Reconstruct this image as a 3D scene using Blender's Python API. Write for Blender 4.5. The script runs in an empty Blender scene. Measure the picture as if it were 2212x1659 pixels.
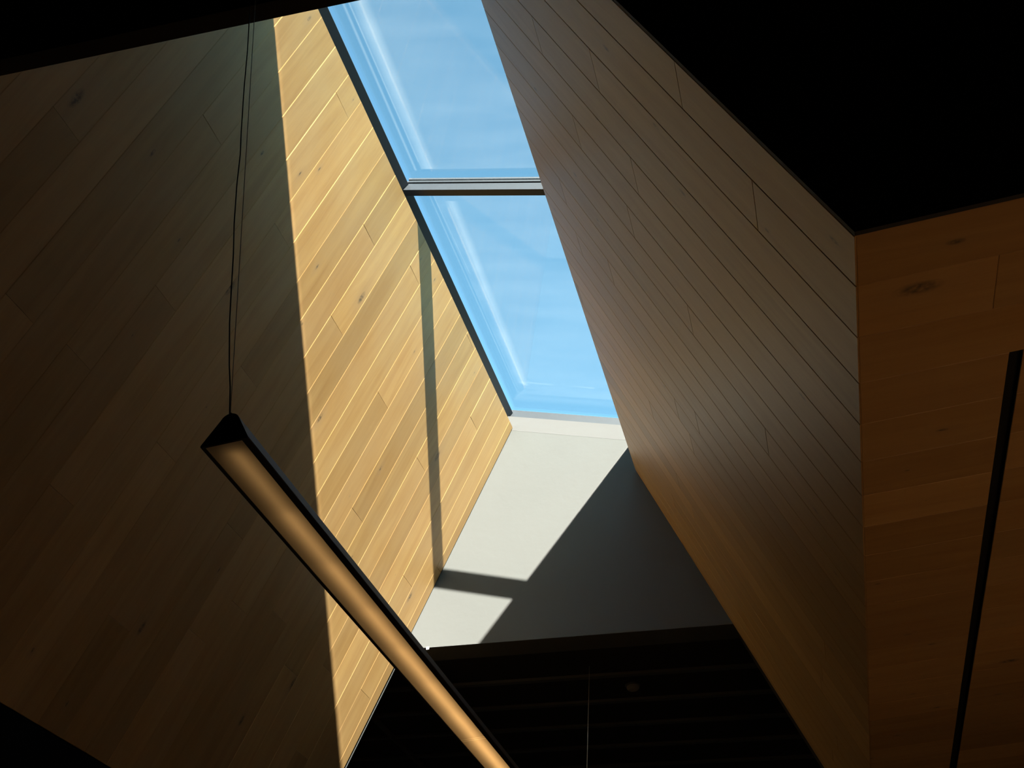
import bpy, bmesh, math, random
from mathutils import Matrix, Vector, noise
random.seed(7)
scene = bpy.context.scene
H0 = 1.6                       # eye height above the floor; section numbers below are measured from the eye
# ------------------------------------------------------------------ camera
cam_d = bpy.data.cameras.new('camera'); cam = bpy.data.objects.new('camera', cam_d)
scene.collection.objects.link(cam); scene.camera = cam
cam_d.sensor_fit = 'HORIZONTAL'; cam_d.sensor_width = 36.0; cam_d.lens = 37.5809
cam_d.clip_start = 0.02; cam_d.clip_end = 500
pitch, yaw, roll = math.radians(38.9898), math.radians(-12.6753), math.radians(-4.1715)
fw = Vector((math.sin(yaw)*math.cos(pitch), math.cos(yaw)*math.cos(pitch), math.sin(pitch)))
rt = Vector((math.cos(yaw), -math.sin(yaw), 0)); up = rt.cross(fw)
rt2 = rt*math.cos(roll) + up*math.sin(roll); up2 = -rt*math.sin(roll) + up*math.cos(roll)
cam.matrix_world = Matrix(((rt2.x, up2.x, -fw.x, 0), (rt2.y, up2.y, -fw.y, 0), (rt2.z, up2.z, -fw.z, H0), (0, 0, 0, 1)))
# ------------------------------------------------------------------ sky, sun, exposure
SUN = Vector((-0.3737, 0.8285, -0.4172)).normalized()      # direction the sunlight travels
world = bpy.data.worlds.new('sky'); scene.world = world; world.use_nodes = True
wn = world.node_tree; wn.nodes.clear()
sky = wn.nodes.new('ShaderNodeTexSky'); sky.sky_type = 'NISHITA'; sky.sun_disc = False
sky.sun_elevation = math.asin(-SUN.z); sky.sun_rotation = math.atan2(-SUN.x, -SUN.y)
sky.altitude = 0; sky.air_density = 1.0; sky.dust_density = 0.6; sky.ozone_density = 1.0
bgd = wn.nodes.new('ShaderNodeBackground'); bgd.inputs['Strength'].default_value = 0.41
wo = wn.nodes.new('ShaderNodeOutputWorld')
tint = wn.nodes.new('ShaderNodeMix'); tint.data_type = 'RGBA'; tint.blend_type = 'MULTIPLY'; tint.inputs[0].default_value = 1.0
tint.inputs[7].default_value = (0.73, 1.15, 1.07, 1)
wn.links.new(sky.outputs['Color'], tint.inputs[6]); wn.links.new(tint.outputs[2], bgd.inputs['Color']); wn.links.new(bgd.outputs['Background'], wo.inputs['Surface'])
sd = bpy.data.lights.new('sun', 'SUN'); sd.energy = 41.0; sd.angle = math.radians(0.53); sd.color = (1.0, 0.95, 0.85)
so = bpy.data.objects.new('sun', sd); scene.collection.objects.link(so)
so.rotation_euler = SUN.to_track_quat('-Z', 'Y').to_euler(); so.location = (5, -8, 12)
vs = scene.view_settings; vs.view_transform = 'Standard'; vs.look = 'None'; vs.gamma = 1.0; vs.exposure = 0.0
vs.use_curve_mapping = False

# ------------------------------------------------------------------ materials
def newmat(name):
    m = bpy.data.materials.new(name); m.use_nodes = True
    nt = m.node_tree; nt.nodes.clear()
    out = nt.nodes.new('ShaderNodeOutputMaterial')
    b = nt.nodes.new('ShaderNodeBsdfPrincipled'); nt.links.new(b.outputs[0], out.inputs[0])
    return m, nt, b, out
def mixc(nt, fac, a, b, blend='MIX'):
    n = nt.nodes.new('ShaderNodeMix'); n.data_type = 'RGBA'; n.blend_type = blend
    for sock, v in ((n.inputs[0], fac), (n.inputs[6], a), (n.inputs[7], b)):
        if isinstance(v, bpy.types.NodeSocket): nt.links.new(v, sock)
        elif isinstance(v, (int, float)): sock.default_value = v
        else: sock.default_value = (*v, 1)
    return n.outputs[2]
def mth(nt, op, a, b=None, clamp=False):
    n = nt.nodes.new('ShaderNodeMath'); n.operation = op; n.use_clamp = clamp
    for i, v in enumerate((a, b)):
        if v is None: continue
        if isinstance(v, bpy.types.NodeSocket): nt.links.new(v, n.inputs[i])
        else: n.inputs[i].default_value = v
    return n.outputs[0]
def rng(nt, v, a, b, c=0.0, d=1.0):
    n = nt.nodes.new('ShaderNodeMapRange'); nt.links.new(v, n.inputs[0])
    for i, q in enumerate((a, b, c, d)): n.inputs[i+1].default_value = q
    return n.outputs[0]
def plain(name, col, rough=0.6, vary=0.08, scale=3.0, metal=0.0, spec=0.4, bump=0.0):
    m, nt, b, out = newmat(name)
    tc = nt.nodes.new('ShaderNodeTexCoord'); nz = nt.nodes.new('ShaderNodeTexNoise')
    nz.inputs['Scale'].default_value = scale; nz.inputs['Detail'].default_value = 6
    nt.links.new(tc.outputs['Object'], nz.inputs['Vector'])
    f = rng(nt, nz.outputs[0], 0.3, 0.7, 1-vary, 1+vary)
    c = mixc(nt, 1.0, col, f, 'MULTIPLY'); nt.links.new(c, b.inputs['Base Color'])
    b.inputs['Roughness'].default_value = rough; b.inputs['Metallic'].default_value = metal
    b.inputs['Specular IOR Level'].default_value = spec
    if bump:
        bp = nt.nodes.new('ShaderNodeBump'); bp.inputs['Distance'].default_value = bump
        n2 = nt.nodes.new('ShaderNodeTexNoise'); n2.inputs['Scale'].default_value = scale*12
        nt.links.new(tc.outputs['Object'], n2.inputs['Vector']); nt.links.new(n2.outputs[0], bp.inputs['Height'])
        nt.links.new(bp.outputs[0], b.inputs['Normal'])
    return m
def oak(name):
    """oiled oak: local x runs along the plank; obj['knot'] = (x, y, size) sets its main knot"""
    m, nt, b, out = newmat(name); L = nt.links
    tc = nt.nodes.new('ShaderNodeTexCoord'); oi = nt.nodes.new('ShaderNodeObjectInfo')
    off = nt.nodes.new('ShaderNodeCombineXYZ'); L.new(mth(nt, 'MULTIPLY', oi.outputs['Random'], 37.0), off.inputs[0])
    L.new(mth(nt, 'MULTIPLY', oi.outputs['Random'], 91.0), off.inputs[1])
    add = nt.nodes.new('ShaderNodeVectorMath'); add.operation = 'ADD'
    L.new(tc.outputs['Object'], add.inputs[0]); L.new(off.outputs[0], add.inputs[1])
    # knot field from the object's own property
    at = nt.nodes.new('ShaderNodeAttribute'); at.attribute_type = 'OBJECT'; at.attribute_name = 'knot'
    sx = nt.nodes.new('ShaderNodeSeparateXYZ'); L.new(at.outputs['Vector'], sx.inputs[0])
    sp = nt.nodes.new('ShaderNodeSeparateXYZ'); L.new(tc.outputs['Object'], sp.inputs[0])
    wob = nt.nodes.new('ShaderNodeTexNoise'); wob.inputs['Scale'].default_value = 45; wob.inputs['Detail'].default_value = 3
    L.new(add.outputs[0], wob.inputs['Vector'])
    dx = mth(nt, 'MULTIPLY', mth(nt, 'SUBTRACT', sp.outputs[0], sx.outputs[0]), 0.5)
    dy = mth(nt, 'MULTIPLY', mth(nt, 'SUBTRACT', sp.outputs[1], sx.outputs[1]), 1.25)
    d = mth(nt, 'SQRT', mth(nt, 'ADD', mth(nt, 'MULTIPLY', dx, dx), mth(nt, 'MULTIPLY', dy, dy)))
    d = mth(nt, 'ADD', d, mth(nt, 'MULTIPLY', mth(nt, 'SUBTRACT', wob.outputs[0], 0.5), 0.018))
    dn = mth(nt, 'DIVIDE', d, mth(nt, 'MAXIMUM', sx.outputs[2], 0.0005))
    core = mth(nt, 'MULTIPLY', rng(nt, dn, 1.15, 0.55), 0.8); halo = mth(nt, 'MULTIPLY', rng(nt, dn, 4.0, 0.8), 0.32)
    core = mth(nt, 'MULTIPLY', core, rng(nt, wob.outputs[0], 0.3, 0.6))
    # grain
    mp = nt.nodes.new('ShaderNodeMapping'); mp.inputs['Scale'].default_value = (1.1, 14, 14); L.new(add.outputs[0], mp.inputs[0])
    g1 = nt.nodes.new('ShaderNodeTexNoise'); g1.inputs['Scale'].default_value = 1.0; g1.inputs['Detail'].default_value = 7
    g1.inputs['Roughness'].default_value = 0.6; g1.inputs['Distortion'].default_value = 0.9; L.new(mp.outputs[0], g1.inputs['Vector'])
    mp2 = nt.nodes.new('ShaderNodeMapping'); mp2.inputs['Scale'].default_value = (9, 260, 260); L.new(add.outputs[0], mp2.inputs[0])
    g2 = nt.nodes.new('ShaderNodeTexNoise'); g2.inputs['Scale'].default_value = 1.0; g2.inputs['Detail'].default_value = 3
    L.new(mp2.outputs[0], g2.inputs['Vector'])
    g3 = nt.nodes.new('ShaderNodeTexNoise'); g3.inputs['Scale'].default_value = 2.2; g3.inputs['Detail'].default_value = 2
    L.new(add.outputs[0], g3.inputs['Vector'])
    base = mixc(nt, rng(nt, g1.outputs[0], 0.32, 0.68), (0.5374, 0.3329, 0.1240), (0.4278, 0.2432, 0.0836))
    base = mixc(nt, rng(nt, g3.outputs[0], 0.35, 0.65, 0.0, 0.35), base, (0.5019, 0.3500, 0.1730))
    tone = rng(nt, oi.outputs['Random'], 0.0, 1.0, 0.80, 1.12)
    base = mixc(nt, 1.0, base, tone, 'MULTIPLY')
    hue = mth(nt, 'FRACT', mth(nt, 'MULTIPLY', oi.outputs['Random'], 7.31))
    base = mixc(nt, mth(nt, 'MULTIPLY', hue, 0.22), base, (0.4836, 0.2808, 0.1248))
    base = mixc(nt, rng(nt, g2.outputs[0], 0.56, 0.72, 0.0, 0.22), base, (0.32, 0.2, 0.09))
    base = mixc(nt, halo, base, (0.36, 0.24, 0.13)); base = mixc(nt, core, base, (0.07, 0.06, 0.045))
    # small pin knots
    vo = nt.nodes.new('ShaderNodeTexVoronoi'); vo.inputs['Scale'].default_value = 2.6
    mp3 = nt.nodes.new('ShaderNodeMapping'); mp3.inputs['Scale'].default_value = (0.6, 1, 1); L.new(add.outputs[0], mp3.inputs[0]); L.new(mp3.outputs[0], vo.inputs['Vector'])
    pin = mth(nt, 'MULTIPLY', rng(nt, vo.outputs['Distance'], 0.022, 0.010), 0.6)
    base = mixc(nt, pin, base, (0.12, 0.09, 0.06))
    L.new(base, b.inputs['Base Color'])
    b.inputs['Roughness'].default_value = 0.42; b.inputs['Specular IOR Level'].default_value = 0.33
    bp = nt.nodes.new('ShaderNodeBump'); bp.inputs['Strength'].default_value = 0.35; bp.inputs['Distance'].default_value = 0.0006
    L.new(g2.outputs[0], bp.inputs['Height']); L.new(bp.outputs[0], b.inputs['Normal'])
    return m
def glassmat(name):
    m, nt, b, out = newmat(name); nt.nodes.remove(b); L = nt.links
    tr = nt.nodes.new('ShaderNodeBsdfTransparent'); tr.inputs[0].default_value = (0.985, 0.995, 0.99, 1)
    gl = nt.nodes.new('ShaderNodeBsdfGlossy'); gl.inputs['Roughness'].default_value = 0.0
    fr = nt.nodes.new('ShaderNodeFresnel'); ge = nt.nodes.new('ShaderNodeNewGeometry')     # same reflectance from both faces
    L.new(rng(nt, ge.outputs['Backfacing'], 0, 1, 1.45, 1/1.45), fr.inputs[0])
    mx = nt.nodes.new('ShaderNodeMixShader'); L.new(fr.outputs[0], mx.inputs[0]); L.new(tr.outputs[0], mx.inputs[1]); L.new(gl.outputs[0], mx.inputs[2])
    L.new(mx.outputs[0], out.inputs[0]); return m
def filmmat(name, lo, hi, scale, stretch):
    """dust and painted reflections on the glass: a thin, mostly clear film that scatters some light"""
    m, nt, b, out = newmat(name); nt.nodes.remove(b); L = nt.links
    tc = nt.nodes.new('ShaderNodeTexCoord'); mp = nt.nodes.new('ShaderNodeMapping'); mp.inputs['Scale'].default_value = stretch
    nz = nt.nodes.new('ShaderNodeTexNoise'); nz.inputs['Scale'].default_value = scale; nz.inputs['Detail'].default_value = 5
    L.new(tc.outputs['Object'], mp.inputs[0]); L.new(mp.outputs[0], nz.inputs['Vector'])
    tr = nt.nodes.new('ShaderNodeBsdfTransparent'); tl = nt.nodes.new('ShaderNodeBsdfTranslucent'); tl.inputs[0].default_value = (0.85, 0.84, 0.8, 1)
    mx = nt.nodes.new('ShaderNodeMixShader')
    at = nt.nodes.new('ShaderNodeAttribute'); at.attribute_name = 'film'
    f = mth(nt, 'MULTIPLY', rng(nt, nz.outputs[0], 0.3, 0.7, lo, hi), at.outputs['Fac'])
    L.new(f, mx.inputs[0]); L.new(tr.outputs[0], mx.inputs[1]); L.new(tl.outputs[0], mx.inputs[2]); L.new(mx.outputs[0], out.inputs[0])
    return m
M = {}
M['oak'] = oak('oiled_oak')
M['batten_back'] = plain('dark_backing', (0.03, 0.022, 0.015), 0.9)
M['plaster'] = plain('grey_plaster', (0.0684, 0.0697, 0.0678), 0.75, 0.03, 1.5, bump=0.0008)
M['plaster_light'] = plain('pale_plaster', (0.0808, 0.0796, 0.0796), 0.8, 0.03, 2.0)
M['black'] = plain('black_paint', (0.034, 0.034, 0.034), 0.7, 0.1, 2.0, spec=0.25)
M['black2'] = plain('black_slat_paint', (0.1200, 0.1240, 0.1280), 0.6, 0.1, 2.0, spec=0.3)
M['frame'] = plain('anthracite_frame', (0.0247, 0.0302, 0.0385), 0.45, 0.05, 4.0, spec=0.5)
M['frame_sky'] = plain('sky_tinted_frame', (0.0458, 0.0581, 0.0792), 0.4, 0.05, 4.0, spec=0.5)  # side frame only: sky reflection painted in as a bluer, lighter colour
M['lampblack'] = plain('black_lamp_metal', (0.012, 0.013, 0.014), 0.62, 0.05, 6.0, spec=0.22)
M['lampinside'] = plain('lamp_inside', (0.25, 0.25, 0.25), 0.6)
M['alu'] = plain('aluminium', (0.55, 0.55, 0.56), 0.35, 0.05, 5.0, metal=0.8)
M['wire'] = plain('steel_wire', (0.50, 0.50, 0.48), 0.5, 0.05, 8.0, metal=0.2)
M['cord'] = plain('black_cord', (0.015, 0.015, 0.015), 0.6)
M['dullmetal'] = plain('dull_metal', (0.0250, 0.0250, 0.0250), 0.5)
M['deep'] = plain('deep_black_paint', (0.006, 0.006, 0.006), 0.95, 0.1, 2.0, spec=0.0)
M['white'] = plain('white_chip', (0.8, 0.8, 0.78), 0.8)
M['floor'] = plain('floor_timber', (0.35, 0.26, 0.17), 0.5, 0.15, 1.2)
M['glass'] = glassmat('clear_glass')
M['film'] = filmmat('dust_film', 0.006, 0.02, 1.2, (1, 5, 1))
M['glass_reflection'] = filmmat('reflection_streak', 0.020, 0.036, 4.0, (1, 0.4, 1))  # sunlit frame's reflection in the glass, painted as a pale film
M['grey'] = plain('pale_grey_plastic', (0.25, 0.25, 0.24), 0.6)

# ------------------------------------------------------------------ mesh helpers
col = scene.collection
def link(name, me, mat, parent=None):
    o = bpy.data.objects.new(name, me); col.objects.link(o)
    if mat: me.materials.append(M[mat] if isinstance(mat, str) else mat)
    if parent is not None: o.parent = parent
    return o
def meta(o, label=None, cat=None, kind=None, group=None):
    if label: o['label'] = label
    if cat: o['category'] = cat
    if kind: o['kind'] = kind
    if group: o['group'] = group
    return o
def prism(name, poly, y0, y1, mat, parent=None):
    """section polygon (x, z measured from the eye) run from y0 to y1"""
    n = len(poly); c = Vector((sum(p[0] for p in poly)/n, (y0+y1)/2, sum(p[1] for p in poly)/n + H0))
    vs_ = [Vector((x, y, z+H0)) - c for y in (y0, y1) for x, z in poly]
    fs = [tuple(range(n)), tuple(range(2*n-1, n-1, -1))] + [(i, i+n, (i+1) % n + n, (i+1) % n) for i in range(n)]
    me = bpy.data.meshes.new(name); me.from_pydata(vs_, [], fs)
    bm = bmesh.new(); bm.from_mesh(me); bmesh.ops.recalc_face_normals(bm, faces=bm.faces); bm.to_mesh(me); bm.free()
    o = link(name, me, mat, parent); o.location = c
    return o
def box(name, x0, x1, y0, y1, z0, z1, mat, parent=None):
    return prism(name, [(x0, z0), (x1, z0), (x1, z1), (x0, z1)], y0, y1, mat, parent)
def tube(name, pts, r, mat, parent=None, seg=8):
    pts = [Vector(p) + Vector((0, 0, H0)) for p in pts]; c = pts[0].copy()
    V, F = [], []
    for i, p in enumerate(pts):
        t = (pts[min(i+1, len(pts)-1)] - pts[max(i-1, 0)]).normalized()
        u = t.cross(Vector((0, 1, 0.01))).normalized(); v = t.cross(u)
        for k in range(seg):
            a = 2*math.pi*k/seg; V.append(p - c + (u*math.cos(a) + v*math.sin(a))*r)
        if i:
            for k in range(seg):
                a0 = (i-1)*seg; b0 = i*seg; F.append((a0+k, a0+(k+1) % seg, b0+(k+1) % seg, b0+k))
    F.append(tuple(range(seg-1, -1, -1))); F.append(tuple(range(len(V)-seg, len(V))))
    me = bpy.data.meshes.new(name); me.from_pydata(V, [], F)
    for p in me.polygons: p.use_smooth = True
    o = link(name, me, mat, parent); o.location = c
    return o

# ------------------------------------------------------------------ section geometry (metres, from the eye)
YN, YC = 1.809, 6.818                         # near and far end of the light well
Am, Ad = Vector((-2.258, 3.855)), Vector((0.4652, 0.8852))      # leaning wall on the left
Bm, Bd = Vector((-0.1375, 3.2102)), Vector((-0.3355, 0.9421))   # leaning wall on the right
A0, A1 = -2.110, 1.5175
B0, B1 = -1.594, 1.4375
ZD = 1.7086                                   # wooden ceiling right of the well
Asec = lambda s, o=0.0: (Am.x + Ad.x*s + 0.8852*o, Am.y + Ad.y*s - 0.4652*o)
Bsec = lambda s, o=0.0: (Bm.x + Bd.x*s - 0.9421*o, Bm.y + Bd.y*s - 0.3355*o)
T = 0.018                                     # plank thickness
PW = 0.1904                                   # plank pitch

def plank_mesh(L, W, sgn=1, ease=0.0045, lip=0.0, eu=0.0014):
    """x along the plank; the edge towards the viewer is eased, and may stand proud of its neighbour by lip"""
    hx, hy = L/2, W/2
    dv = 0.0 if lip else ease*0.62
    zn, zf = lip, 0.0                     # near and far edge of the face
    en, ef = ease, (0.0002 if lip else 0.0010)
    y = [-hy, -hy+en, hy-ef, hy]
    V = [(-hx, y[0], -T), (hx, y[0], -T), (hx, y[3], -T), (-hx, y[3], -T),
         (-hx, y[0], -dv), (hx, y[0], -dv), (hx, y[3], -dv), (-hx, y[3], -dv),
         (-hx+eu, y[1], zn), (hx-eu, y[1], zn), (hx-eu, y[2], zf), (-hx+eu, y[2], zf)]
    if sgn < 0: V = [(a, -b, c) for a, b, c in V]
    F = [(0, 3, 2, 1), (0, 1, 5, 4), (1, 2, 6, 5), (2, 3, 7, 6), (3, 0, 4, 7),
         (4, 5, 9, 8), (5, 6, 10, 9), (6, 7, 11, 10), (7, 4, 8, 11), (8, 9, 10, 11)]
    if sgn < 0: F = [tuple(reversed(f)) for f in F]
    me = bpy.data.meshes.new('plank'); me.from_pydata(V, [], F); me.materials.append(M['oak'])
    return me
def lay_planks(wall, origin, U, N, u0, u1, v0, v1, vref, joints, length, knots, holes=(), fill=None, ease=0.0045, lip=0.0):
    """planks run along U; columns step along world Y from vref; joints = {column: u}; knots = [(v, u, size)]"""
    V = Vector((0, 1, 0)); ly = N.cross(U)            # local y so that x, y, z = U, ly, N
    sgn = 1 if ly.dot(V) > 0 else -1
    n0 = math.floor((v0 - vref)/PW + 1e-6); n1 = math.ceil((v1 - vref)/PW - 1e-6)
    rnd = random.Random(len(joints)*13 + 5)
    for n in range(n0, n1):
        a, b = max(v0, vref + n*PW), min(v1, vref + (n+1)*PW)
        if b - a < 0.012: continue
        s = joints.get(n)
        if s is None: s = (fill(rnd) if fill else rnd.uniform(u0, u1))
        cuts = [u0]; k = s
        while k - length > u0: k -= length
        while k < u1:
            if u0 + 0.06 < k < u1 - 0.02: cuts.append(k)
            k += length
        cuts.append(u1)
        for ca, cb in zip(cuts, cuts[1:]):
            spans = [(ca, cb)]
            for hu0, hu1, hv0 in holes:
                if b > hv0 + 0.02:
                    nx = []
                    for p, q in spans:
                        if q <= hu0 or p >= hu1: nx.append((p, q))
                        else:
                            if p < hu0: nx.append((p, hu0))
                            if q > hu1: nx.append((hu1, q))
                    spans = nx
            for p, q in spans:
                if q - p < 0.01: continue
                me = plank_mesh(q - p - 0.0008, b - a - (0.0001 if lip else 0.0008), sgn, ease, lip*rnd.uniform(0.4, 1.2))
                o = bpy.data.objects.new('plank', me); col.objects.link(o); o.parent = wall
                c = origin + U*((p+q)/2) + V*((a+b)/2) + Vector((0, 0, H0))
                mw = Matrix(((U.x, ly.x, N.x, c.x), (U.y, ly.y, N.y, c.y), (U.z, ly.z, N.z, c.z), (0, 0, 0, 1)))
                o.matrix_parent_inverse = wall.matrix_world.inverted(); o.matrix_basis = mw
                kn = (0.0, 0.0, 0.0005)
                for kv, ku, ks in knots:
                    if a <= kv < b and p <= ku < q: kn = (ku - (p+q)/2, (kv - (a+b)/2)*sgn, ks)
                if kn[2] < 0.001 and rnd.random() < 0.55:
                    kn = (rnd.uniform(p, q) - (p+q)/2, rnd.uniform(-0.07, 0.07), rnd.uniform(0.004, 0.010))
                o['knot'] = kn
    return wall

# ------------------------------------------------------------------ the light well
bpy.context.view_layer.update()
def backing(name, sec, s0, s1, y0, y1, label, cat):
    o = prism(name, [sec(s0, -T-0.0005), sec(s1, -T-0.0005), sec(s1, -T-0.12), sec(s0, -T-0.12)], y0, y1, 'batten_back')
    return meta(o, label, cat, 'structure')
wl = backing('wall_left', Asec, A0, A1, YN, YC-0.0005, 'leaning oak plank wall left of the skylight, half in sunlight', 'wall')
wr = backing('wall_right', Bsec, B0+0.012, B1, YN, YC-0.0005, 'leaning oak plank wall right of the skylight, all in shade', 'wall')
ce = meta(box('ceiling', 0.42, 3.2, YN, YC-0.004, ZD+T+0.0005, ZD+T+0.12, 'batten_back'),
          'flat oak plank ceiling at the right with a black slot', 'ceiling', 'structure')
bpy.context.view_layer.update()
jA = {-1: .498, 3: .528, 2: 1.366, -4: -.13, 6: 1.091, 9: 1.286, 7: .528, 11: .532, 14: 1.492, 17: 1.153, 15: .525, 13: -.126,
      18: -.118, 20: .154, 19: -.916, 1: -.262, 5: -.155}
kA = [(2.853, 1.426, .011), (2.652, .643, .011), (3.924, .625, .010), (4.389, .799, .024), (4.644, .062, .017), (5.403, 1.356, .022),
      (5.45, .223, .011), (3.539, -.321, .022), (3.485, .068, .024), (3.516, .99, .008), (5.999, .691, .024), (3.421, .85, .009),
      (2.639, .142, .012), (2.196, -.018, .028), (6.557, -.182, .02), (4.30, -1.5, .02), (5.46, -1.55, .02), (5.75, -1.2, .024)]
lay_planks(wl, Vector((Am.x, 0, Am.y)), Vector((Ad.x, 0, Ad.y)), Vector((Ad.y, 0, -Ad.x)), A0, A1, YN, YC-0.010, 2.906, jA, 2.64, kA,
           fill=lambda r: r.uniform(-1.12, -0.75), ease=0.0044, lip=0.0015)
jB = {0: -1.125, 3: -.181, 5: .003, 1: -.017, 4: .428, 6: -.442, 7: -.978, 12: .022}
kB = [(2.40, -0.62, .012), (3.9, -.6, .010), (2.07, -.2, .012), (2.2, -.5, .01), (2.55, .1, .01)]
lay_planks(wr, Vector((Bm.x, 0, Bm.y)), Vector((Bd.x, 0, Bd.y)), Vector((-Bd.y, 0, Bd.x)), B0, B1, YN, YC-0.004, 1.977, jB, 2.64, kB, ease=0.0045)
jD = {0: .72, -1: 1.9, 1: 1.6, 2: 2.4}
kD = [(2.031, .542, .028), (1.90, .62, .012), (4.4, .95, .02)]
lay_planks(ce, Vector((0, 0, ZD)), Vector((1, 0, 0)), Vector((0, 0, -1)), 0.400, 3.2, YN, YC-0.004, 1.977, jD, 2.64, kD,
           holes=[(0.7755, 0.8095, 2.372)], fill=lambda r: r.uniform(1.0, 2.9), ease=0.0020)
# black recessed slot in the wooden ceiling
sl = bpy.data.objects.new('recessed_slot', None); col.objects.link(sl); sl.location = (0.7925, 2.38, ZD+H0)
meta(sl, 'long black recessed slot cut along the oak ceiling at the right', 'slot')
bpy.context.view_layer.update()
def adopt(ch, par):
    bpy.context.view_layer.update(); ch.parent = par; ch.matrix_parent_inverse = par.matrix_world.inverted(); return ch
adopt(box('channel_base', 0.776, 0.809, 2.3735, YC-0.005, ZD+0.0155, ZD+0.0178, 'lampblack'), sl)
adopt(box('channel_side', 0.776, 0.7775, 2.3735, YC-0.005, ZD+0.0005, ZD+0.0155, 'lampblack'), sl)
adopt(box('channel_side', 0.8075, 0.809, 2.3735, YC-0.005, ZD+0.0005, ZD+0.0155, 'lampblack'), sl)

# skylight plane: lowest edge of the glazing frame
Af = Vector((-1.5916, 5.3316)); Md = Vector((0.9427, -0.3337)); Mn = Vector((0.3337, 0.9427))
P = lambda t, h=0.0: (Af.x + Md.x*t + Mn.x*h, Af.y + Md.y*t + Mn.y*h)
TB = 1.2135                                    # right edge of the glazing
# far wall
zc = lambda x: 3.182 - 0.1004*x                # lower edges of the end walls fall gently to the right
cB = Bsec(B1, -0.02)
wf = prism('wall_far', [(-2.60, zc(-2.60)), (-0.02, zc(-0.02)), (cB[0]+0.10, cB[1]), P(TB+0.02), P(-0.10), (-1.76, 5.2)], YC, 7.055, 'plaster')
meta(wf, 'grey plastered end wall below the skylight, crossed by a slanting shadow', 'wall', 'structure')
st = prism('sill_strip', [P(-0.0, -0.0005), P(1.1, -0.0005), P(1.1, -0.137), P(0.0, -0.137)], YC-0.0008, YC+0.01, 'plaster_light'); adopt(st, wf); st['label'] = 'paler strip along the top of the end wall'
sf = prism('wall_soffit', [(-2.59, zc(-2.59)-0.0016), (-0.02, zc(-0.02)-0.0016), (-0.02, zc(-0.02)-0.0003), (-2.59, zc(-2.59)-0.0003)], YC+0.0005, 7.054, 'black2'); adopt(sf, wf)
ch = prism('plaster_chip', [(-2.305, zc(-2.305)-0.020), (-2.288, zc(-2.288)-0.017), (-2.285, zc(-2.285)+0.002), (-2.307, zc(-2.3)+0.002)], YC-0.006, YC+0.004, 'white'); adopt(ch, wf)
# near end wall of the well, black, open below
ze = lambda x: 3.546 - (x+2.271)*0.133
xb = -0.175
wn_ = prism('wall_near', [(-3.6, ze(-3.6)), (Bsec(0, 0)[0]-0.03, ze(Bsec(0, 0)[0]-0.03)), Bsec(0.02), Bsec(B0), (3.3, ZD), (3.3, 4.29), (0.9, 4.42), (-0.40, 4.86), (-1.60, 5.28), (-3.6, 5.28)], YN-0.014, YN-0.001, 'black')
meta(wn_, 'black end wall nearest the viewer above the light well opening', 'wall', 'structure')
wn2 = prism('wall_lining', [(-2.6, ze(-2.6)+0.01), (-0.155, ze(-0.155)+0.01), (-0.42, 4.1), (-0.42, 4.88), (-1.60, 5.30), (-2.2, 4.6)], YN, YN+0.055, 'black'); adopt(wn2, wn_)

# skylight
sk = bpy.data.objects.new('window_1', None); col.objects.link(sk); sk.location = (P(0.6)[0], 4.3, P(0.6)[1]+H0)
meta(sk, 'long sloping rooflight of two panes showing blue sky', 'skylight', 'structure'); bpy.context.view_layer.update()
Ag = Af + Ad*0.080
fr = [prism('side_frame', [tuple(Af), (-1.5488, 5.3694), (-1.559, 5.408), (-1.70, 5.459), (-1.70, 5.37)], 1.80, 6.842, 'frame_sky'),
      prism('side_frame', [P(TB), P(TB-0.03, 0.08), P(TB+0.10, 0.08), P(TB+0.10)], 1.80, 6.95, 'frame'),
      prism('end_frame', [P(-0.02, 0.0005), P(TB, 0.0005), P(TB, 0.079), P(-0.02, 0.079)], 6.840, 6.95, 'frame'),
      prism('end_frame', [P(-0.02, 0.0005), P(TB, 0.0005), P(TB, 0.079), P(-0.02, 0.079)], 1.77, 1.870, 'frame'),
      prism('reveal', [(Asec(A1)[0]-0.006, Asec(A1)[1]+0.0005), (Af.x-0.004, Af.y-0.001), (Af.x-0.12, Af.y), (Asec(A1)[0]-0.12, Asec(A1)[1]+0.02)], 1.80, 6.815, 'frame'),
      prism('reveal', [(Bsec(B1)[0]+0.004, Bsec(B1)[1]+0.0005), (P(TB)[0]+0.0, P(TB)[1]-0.001), (P(TB)[0]+0.14, P(TB)[1]), (Bsec(B1)[0]+0.14, Bsec(B1)[1])], 1.80, 6.815, 'frame')]
for o in fr: adopt(o, sk)
mu = prism('mullion', [P(-0.005, 0.0), P(TB-0.01, 0.0), P(TB-0.01, 0.056), P(0.02, 0.056)], 4.282, 4.335, 'frame'); adopt(mu, sk)
for nm, h0, h1, y0, y1 in (('thermal_break', 0.0565, 0.0715, 4.294, 4.324), ('pressure_plate', 0.072, 0.083, 4.284, 4.333), ('cover_cap', 0.1125, 0.126, 4.298, 4.345), ('spacer', 0.0835, 0.112, 4.304, 4.318)):
    q = prism(nm, [P(0.0, h0), P(TB-0.01, h0), P(TB-0.01, h1), P(0.0, h1)], y0, y1, 'frame' if nm in ('cover_cap', 'pressure_plate') else 'lampblack'); adopt(q, mu)
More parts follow.
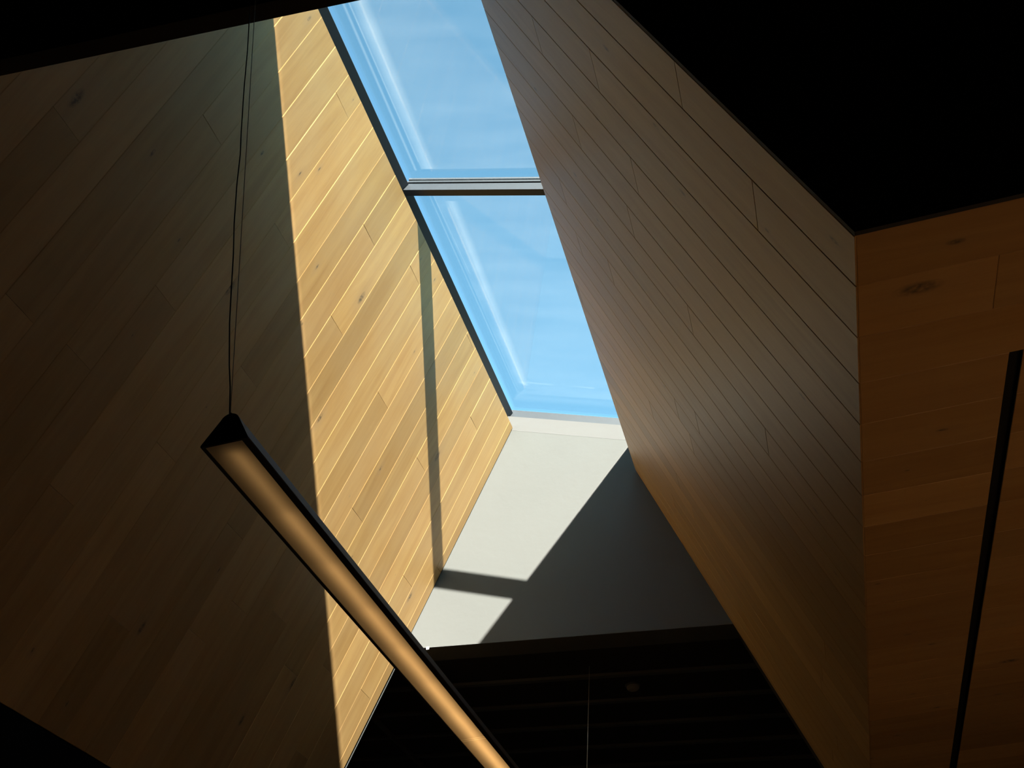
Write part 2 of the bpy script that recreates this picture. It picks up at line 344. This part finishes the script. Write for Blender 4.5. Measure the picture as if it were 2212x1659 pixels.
def film(name, quads, mat, parent, h):
    """quads: list of ((t,y,alpha) x4) on the glazing"""
    V, F, A = [], [], []
    for qd in quads:
        F.append(tuple(range(len(V), len(V)+4)))
        for t, y, al in qd:
            p = P(t, h); V.append((p[0]-P(.6)[0], y-4.3, p[1]-P(.6)[1])); A.append(al)
    me = bpy.data.meshes.new(name); me.from_pydata(V, [], F)
    at = me.attributes.new('film', 'FLOAT', 'POINT')
    for i, al in enumerate(A): at.data[i].value = al
    o = link(name, me, mat, parent); o.location = sk.location
    return adopt(o, parent) if False else o
def strip(p0, p1, w, al=1.0, soft=True):
    """soft-edged strip between two (t,y) points"""
    (t0, y0), (t1, y1) = p0, p1
    qs = []
    for (a, b, aa, ab) in ((-1, 0, 0, al), (0, 1, al, 0)):
        qs.append(((t0+a*w/2, y0, aa), (t0+b*w/2, y0, ab), (t1+b*w/2, y1, ab), (t1+a*w/2, y1, aa)))
    return qs
for i, (y0, y1) in enumerate(((1.872, 4.300), (4.322, 6.838))):
    pane = prism('pane', [P(0.030, 0.084), P(TB-0.03, 0.084), P(TB-0.03, 0.090), P(0.030, 0.090)], y0, y1, 'glass'); adopt(pane, sk)
    out = prism('outer_sheet', [P(0.030, 0.1045), P(TB-0.03, 0.1045), P(TB-0.03, 0.1105), P(0.030, 0.1105)], y0, y1, 'glass'); adopt(out, pane)
    g = bpy.data.objects
    yf = y1 - (0.09 if i == 0 else 0.20)
    fi = film('dust_film', [((0.125, y0+0.1, 1), (TB-0.05, y0+0.1, 1), (TB-0.05, yf, 1), (0.125, yf, 1))], 'film', None, 0.1112)
    adopt(fi, pane); fi['label'] = 'faint dust on the glass'
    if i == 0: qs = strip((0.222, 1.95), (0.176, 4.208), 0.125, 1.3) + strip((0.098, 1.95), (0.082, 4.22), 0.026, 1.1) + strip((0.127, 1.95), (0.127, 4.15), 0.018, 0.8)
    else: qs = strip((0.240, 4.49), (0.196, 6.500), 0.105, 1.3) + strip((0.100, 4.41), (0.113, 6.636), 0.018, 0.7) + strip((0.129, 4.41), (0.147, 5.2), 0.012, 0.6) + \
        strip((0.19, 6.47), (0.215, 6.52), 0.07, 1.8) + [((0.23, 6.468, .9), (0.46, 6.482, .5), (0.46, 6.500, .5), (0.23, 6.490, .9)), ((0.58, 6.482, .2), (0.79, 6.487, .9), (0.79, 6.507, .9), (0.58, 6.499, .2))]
    so_ = film('painted_reflection', qs, 'glass_reflection', None, 0.1118); adopt(so_, pane); so_['label'] = 'pale painted reflection of the sunlit frame along the edge of the glass'  # strips stand for the frame mirrored in the pane

# thin metal edge at the far end of the sunlit wall
tr = prism('trim_1', [Asec(-0.50, 0.003), Asec(A0, 0.003), Asec(A0, -0.004), Asec(-0.50, -0.004)], YC+0.012, YC+0.016, 'dullmetal')
meta(tr, 'thin metal edging strip on the far end of the oak wall', 'trim', 'structure')

# ------------------------------------------------------------------ rest of the rooms (dark)
meta(box('floor', -4.8, 3.4, -4.2, 13.2, -1.7, -1.6, 'floor'), 'timber floor far below the light well', 'floor', 'structure')
meta(box('ceiling.001', -3.7, 3.4, -4.2, YN-0.0145, 4.3, 4.4, 'black'), 'black ceiling over the viewer', 'ceiling', 'structure')
meta(box('wall_back', -3.7, 3.4, -4.2, -4.1, -1.6, 4.3, 'black'), 'black wall behind the viewer', 'wall', 'structure')
meta(box('wall_side', -3.62, -3.52, -4.1, YN-0.0145, -1.6, 4.3, 'black'), 'black side wall left of the viewer', 'wall', 'structure')
meta(prism('wall_lower', [(-3.46, -1.6), (-3.245, -1.6), (Asec(A0)[0]-0.003, Asec(A0)[1]-0.0005), (Asec(A0, -0.2)[0], Asec(A0, -0.2)[1]-0.0005)], YN-0.0145, YC, 'deep'), 'black lower wall under the leaning oak wall', 'wall', 'structure')
meta(box('wall_east', 3.2, 3.3, -4.1, 13.1, -1.6, 4.3, 'black'), 'black wall at the far right side', 'wall', 'structure')
meta(prism('wall_beyond', [(-4.8, -1.6), (3.2, -1.6), (3.2, 3.3), (-4.8, 4.0)], 13.1, 13.2, 'black'), 'black wall at the end of the dark room beyond', 'wall', 'structure')
meta(box('wall_west', -4.8, -4.7, YC+0.02, 13.1, -1.6, 4.0, 'black'), 'black left wall of the dark room beyond', 'wall', 'structure')
wb = prism('wall_pier', [(-4.7, -1.6), (-3.38, -1.6), Asec(A0, -0.10), Asec(-0.55, -0.10), (-2.61, 3.46), (-2.61, 3.75), (-4.7, 3.95)], YC+0.0005, YC+0.2, 'deep')
meta(wb, 'black end pier behind the oak wall', 'wall', 'structure')
wb2 = prism('wall_bulkhead', [Bsec(B0, -0.012), (3.2, ZD+0.004), (3.2, 3.3), (-0.06, 3.6), Bsec(0.03, -0.012)], YC+0.002, YC+0.2, 'black')
meta(wb2, 'black bulkhead closing the end over the oak ceiling', 'wall', 'structure')
cd = prism('ceiling.002', [(-4.7, zc(-4.7)+0.024), (3.2, zc(3.2)+0.024), (3.2, zc(3.2)+0.14), (-4.7, zc(-4.7)+0.14)], 7.056, 13.1, 'black')
meta(cd, 'black slatted ceiling of the dark room under the end wall', 'ceiling', 'structure')
for k in range(10):
    y = 7.57 + 0.508*k
    b_ = prism('slat', [(-4.6, zc(-4.6)+0.002), (3.1, zc(3.1)+0.002), (3.1, zc(3.1)+0.0235), (-4.6, zc(-4.6)+0.0235)], y-0.024, y+0.024, 'black2'); adopt(b_, cd)

# ------------------------------------------------------------------ pendant lamp
LX, LZ, LY0, LY1 = -0.917, 1.25, 1.500, 5.30
pl = bpy.data.objects.new('pendant_lamp', None); col.objects.link(pl); pl.location = (LX, LY0, LZ+H0)
meta(pl, 'long triangular black pendant lamp with a glowing amber underside', 'lamp'); bpy.context.view_layer.update()
def prof(off):
    """rounded triangle, lip to lip"""
    pts = [(-0.050+off, 0.0), (-0.050+off*1.2, 0.004)]
    r = 0.021-off; cz = 0.0485
    for k in range(9):
        a = math.radians(158 - k*17); pts.append((0.006+r*math.cos(a), cz+r*math.sin(a)))
    pts += [(0.050-off*1.2, 0.004), (0.050-off, 0.0)]
    return pts
outer = prof(0.0)
innr = prof(0.004)
shell = [(LX+x, LZ+z) for x, z in outer] + [(LX+0.036, LZ), (LX+0.036, LZ+0.004)] + [(LX+x, LZ+z) for x, z in reversed(innr[1:-1])] + [(LX-0.043, LZ+0.004), (LX-0.043, LZ)]
ho = adopt(prism('housing', shell, LY0, LY1, 'lampblack'), pl)
for y0 in (LY0-0.005, LY1):
    adopt(prism('end_cap', [(LX+x, LZ+z) for x, z in outer], y0, y0+0.005, 'lampblack'), pl)
dm, nt, b, out_ = newmat('opal_diffuser'); nt.nodes.remove(b)
t1 = nt.nodes.new('ShaderNodeBsdfTranslucent'); t1.inputs[0].default_value = (0.85, 0.80, 0.72, 1)
d1 = nt.nodes.new('ShaderNodeBsdfDiffuse'); d1.inputs[0].default_value = (0.35, 0.34, 0.33, 1)
g1 = nt.nodes.new('ShaderNodeBsdfGlossy'); g1.inputs['Roughness'].default_value = 0.12
m1 = nt.nodes.new('ShaderNodeMixShader'); m1.inputs[0].default_value = 0.25
nt.links.new(t1.outputs[0], m1.inputs[1]); nt.links.new(d1.outputs[0], m1.inputs[2])
fz = nt.nodes.new('ShaderNodeFresnel'); fz.inputs[0].default_value = 1.4
m2 = nt.nodes.new('ShaderNodeMixShader'); nt.links.new(fz.outputs[0], m2.inputs[0]); nt.links.new(m1.outputs[0], m2.inputs[1]); nt.links.new(g1.outputs[0], m2.inputs[2])
nt.links.new(m2.outputs[0], out_.inputs[0])
YS = 3.165
def sheet(name, x0, x1, y0, y1, z, mat, par):
    me = bpy.data.meshes.new(name); c = Vector(((x0+x1)/2, (y0+y1)/2, z+H0))
    me.from_pydata([(x0-c.x, y0-c.y, 0), (x1-c.x, y0-c.y, 0), (x1-c.x, y1-c.y, 0), (x0-c.x, y1-c.y, 0)], [], [(0, 3, 2, 1)])
    o = link(name, me, mat, None); o.location = c; return adopt(o, par)
cm, nt, b, o_ = newmat('reflection_opal'); nt.nodes.remove(b); tb = nt.nodes.new('ShaderNodeBsdfTranslucent'); tb.inputs[0].default_value = (0.98, 0.95, 0.9, 1); nt.links.new(tb.outputs[0], o_.inputs[0])  # paler opal for the reflection painted across the diffuser
for y0, y1 in ((LY0+0.001, YS), (YS+0.056, LY1-0.001)):
    df = sheet('diffuser', LX-0.0425, LX+0.0355, y0, y1, LZ+0.002, dm, pl); df['label'] = 'amber glowing diffuser'
jn = sheet('diffuser_piece', LX-0.0425, LX+0.0355, YS+0.016, YS+0.056, LZ+0.002, dm, pl)
for y0, y1, mt in ((YS, YS+0.003, cm), (YS+0.003, YS+0.013, dm), (YS+0.013, YS+0.016, cm)):
    adopt(sheet('reflection_line' if mt is cm else 'diffuser_bar', LX-0.0425, LX+0.0355, y0, y1, LZ+0.002, mt, pl), jn)  # pale lines imitate a reflection on the diffuser; the rest is plain diffuser
nmod = 16
for k in range(nmod):
    y0 = LY0 + 0.03 + (LY1-LY0-0.04)*k/nmod; y1 = LY0 + 0.03 + (LY1-LY0-0.04)*(k+1)/nmod - 0.004
    e = 1.3 + 6.2*min(1, k/7)
    em, nt, b, o_ = newmat('led_strip'); nt.nodes.remove(b); ee = nt.nodes.new('ShaderNodeEmission')
    ee.inputs[0].default_value = (1.0, 0.56, 0.20, 1); ee.inputs[1].default_value = e; nt.links.new(ee.outputs[0], o_.inputs[0])
    adopt(box('led_module', LX+0.000, LX+0.010, y0, y1, LZ+0.022, LZ+0.025, em), pl)
adopt(tube('suspension_wire', [(-0.9163, 1.505, 1.315), (-1.0182, 1.505, 2.8196), (-1.1194, 1.505, 4.299)], 0.0011, 'wire'), pl)
cord = [(-1.12, 1.5, 4.299), (-1.085, 1.5, 3.6), (-1.046, 1.5, 2.988), (-1.0290, 1.5, 2.822), (-1.012, 1.5, 2.613), (-1.002, 1.5, 2.439), (-0.988, 1.5, 2.245), (-0.980, 1.5, 2.151),
        (-0.976, 1.5, 2.037), (-0.967, 1.5, 1.894), (-0.957, 1.5, 1.79), (-0.950, 1.5, 1.686), (-0.942, 1.5, 1.573), (-0.929, 1.5, 1.452), (-0.920, 1.5, 1.389), (-0.914, 1.502, 1.316)]
adopt(tube('power_cord', [(x-0.004*math.sin((z-1.32)*2.0), y-0.004, z) for x, y, z in cord], 0.0016, 'cord'), pl)
adopt(tube('wire_grip', [(-0.9155, 1.505, 1.310), (-0.9165, 1.505, 1.328)], 0.0035, 'lampblack'), pl)

tr2 = prism('trim_2', [(-3.215, zc(-3.2)-0.02), (-3.19, zc(-3.2)-0.02), (-3.19, zc(-3.2)+0.023), (-3.215, zc(-3.2)+0.023)], 7.06, 13.05, 'black2')
meta(tr2, 'thin dark rail running back along the black slatted ceiling', 'trim', 'structure')
# a second thin cable in the dark room, and a round fitting among the slats
hc = tube('hanging_cable', [(-1.2335, 7.4, zc(-1.2335)+0.023), (-1.3288, 7.4, 2.5892), (-1.43, 7.4, 1.9)], 0.0022, 'wire')
meta(hc, 'thin pale cable hanging in the dark opening under the end wall', 'cable')
hc['label'] = 'thin pale cable hanging in the dark opening under the end wall'
fx = bpy.data.objects.new('ceiling_fitting', None); col.objects.link(fx); fx.location = (-0.985, 7.81, zc(-1.0)+0.024+H0)
meta(fx, 'small dim round fitting between the black slats of the dark ceiling', 'fitting'); bpy.context.view_layer.update()
def disc(name, c, r, h0, h1, mat, par, seg=24, dome=0.0):
    V = []; F = []
    rings = [(r, h1), (r, h0), (r*0.75, h0-dome), (r*0.3, h0-dome*1.4)]
    for rr, z in rings: V += [(rr*math.cos(2*math.pi*k/seg), rr*math.sin(2*math.pi*k/seg), z) for k in range(seg)]
    for i in range(len(rings)-1): F += [(i*seg+k, i*seg+(k+1) % seg, (i+1)*seg+(k+1) % seg, (i+1)*seg+k) for k in range(seg)]
    F += [tuple(range(seg-1, -1, -1)), tuple(range(len(V)-seg, len(V)))]
    me = bpy.data.meshes.new(name); me.from_pydata(V, [], F); o = link(name, me, mat); o.location = c; return adopt(o, par)
disc('base_plate', fx.location, 0.060, -0.012, -0.0005, 'black2', fx)
disc('cover', fx.location, 0.048, -0.030, -0.012, 'grey', fx, dome=0.012)

# ------------------------------------------------------------------ added fill spots, out of view, that bounce warm light onto the oak ceiling
def fill_spot(x, y):
    d = bpy.data.objects.new('fill_spot', None); col.objects.link(d); d.location = (x, y, 4.3+H0)
    bpy.context.view_layer.update()
    seg = 20; V = []; F = []
    for rr, z in ((0.055, -0.0005), (0.055, -0.006), (0.042, -0.006), (0.036, -0.0006)):
        V += [(rr*math.cos(2*math.pi*k/seg), rr*math.sin(2*math.pi*k/seg), z) for k in range(seg)]
    for i in range(3): F += [(i*seg+k, i*seg+(k+1) % seg, (i+1)*seg+(k+1) % seg, (i+1)*seg+k) for k in range(seg)]
    me = bpy.data.meshes.new('fill_spot_ring'); me.from_pydata(V, [], F); o = link('fill_spot_ring', me, 'lampblack'); o.location = d.location; adopt(o, d)
    lt = bpy.data.lights.new('fill_lamp', 'SPOT'); lt.energy = 1500; lt.color = (1.0, 0.72, 0.46); lt.spot_size = math.radians(19); lt.spot_blend = 0.5; lt.shadow_soft_size = 0.035
    lo = bpy.data.objects.new('fill_lamp', lt); col.objects.link(lo); lo.location = d.location - Vector((0, 0, 0.02)); lo.rotation_euler = (math.atan2(1.9, 5.9), 0, 0); adopt(lo, d)
    return d
for i, (x, y, w) in enumerate(((0.9, 0.4, 'leftmost'), (1.5, 0.4, 'second from the left'), (2.1, 0.4, 'third from the left'), (2.7, 0.4, 'rightmost'))):
    meta(fill_spot(x, y), 'unseen black ringed fill spot added in the black ceiling over the viewer, %s of four' % w, 'fill_spot', group='added fill spots over the viewer')
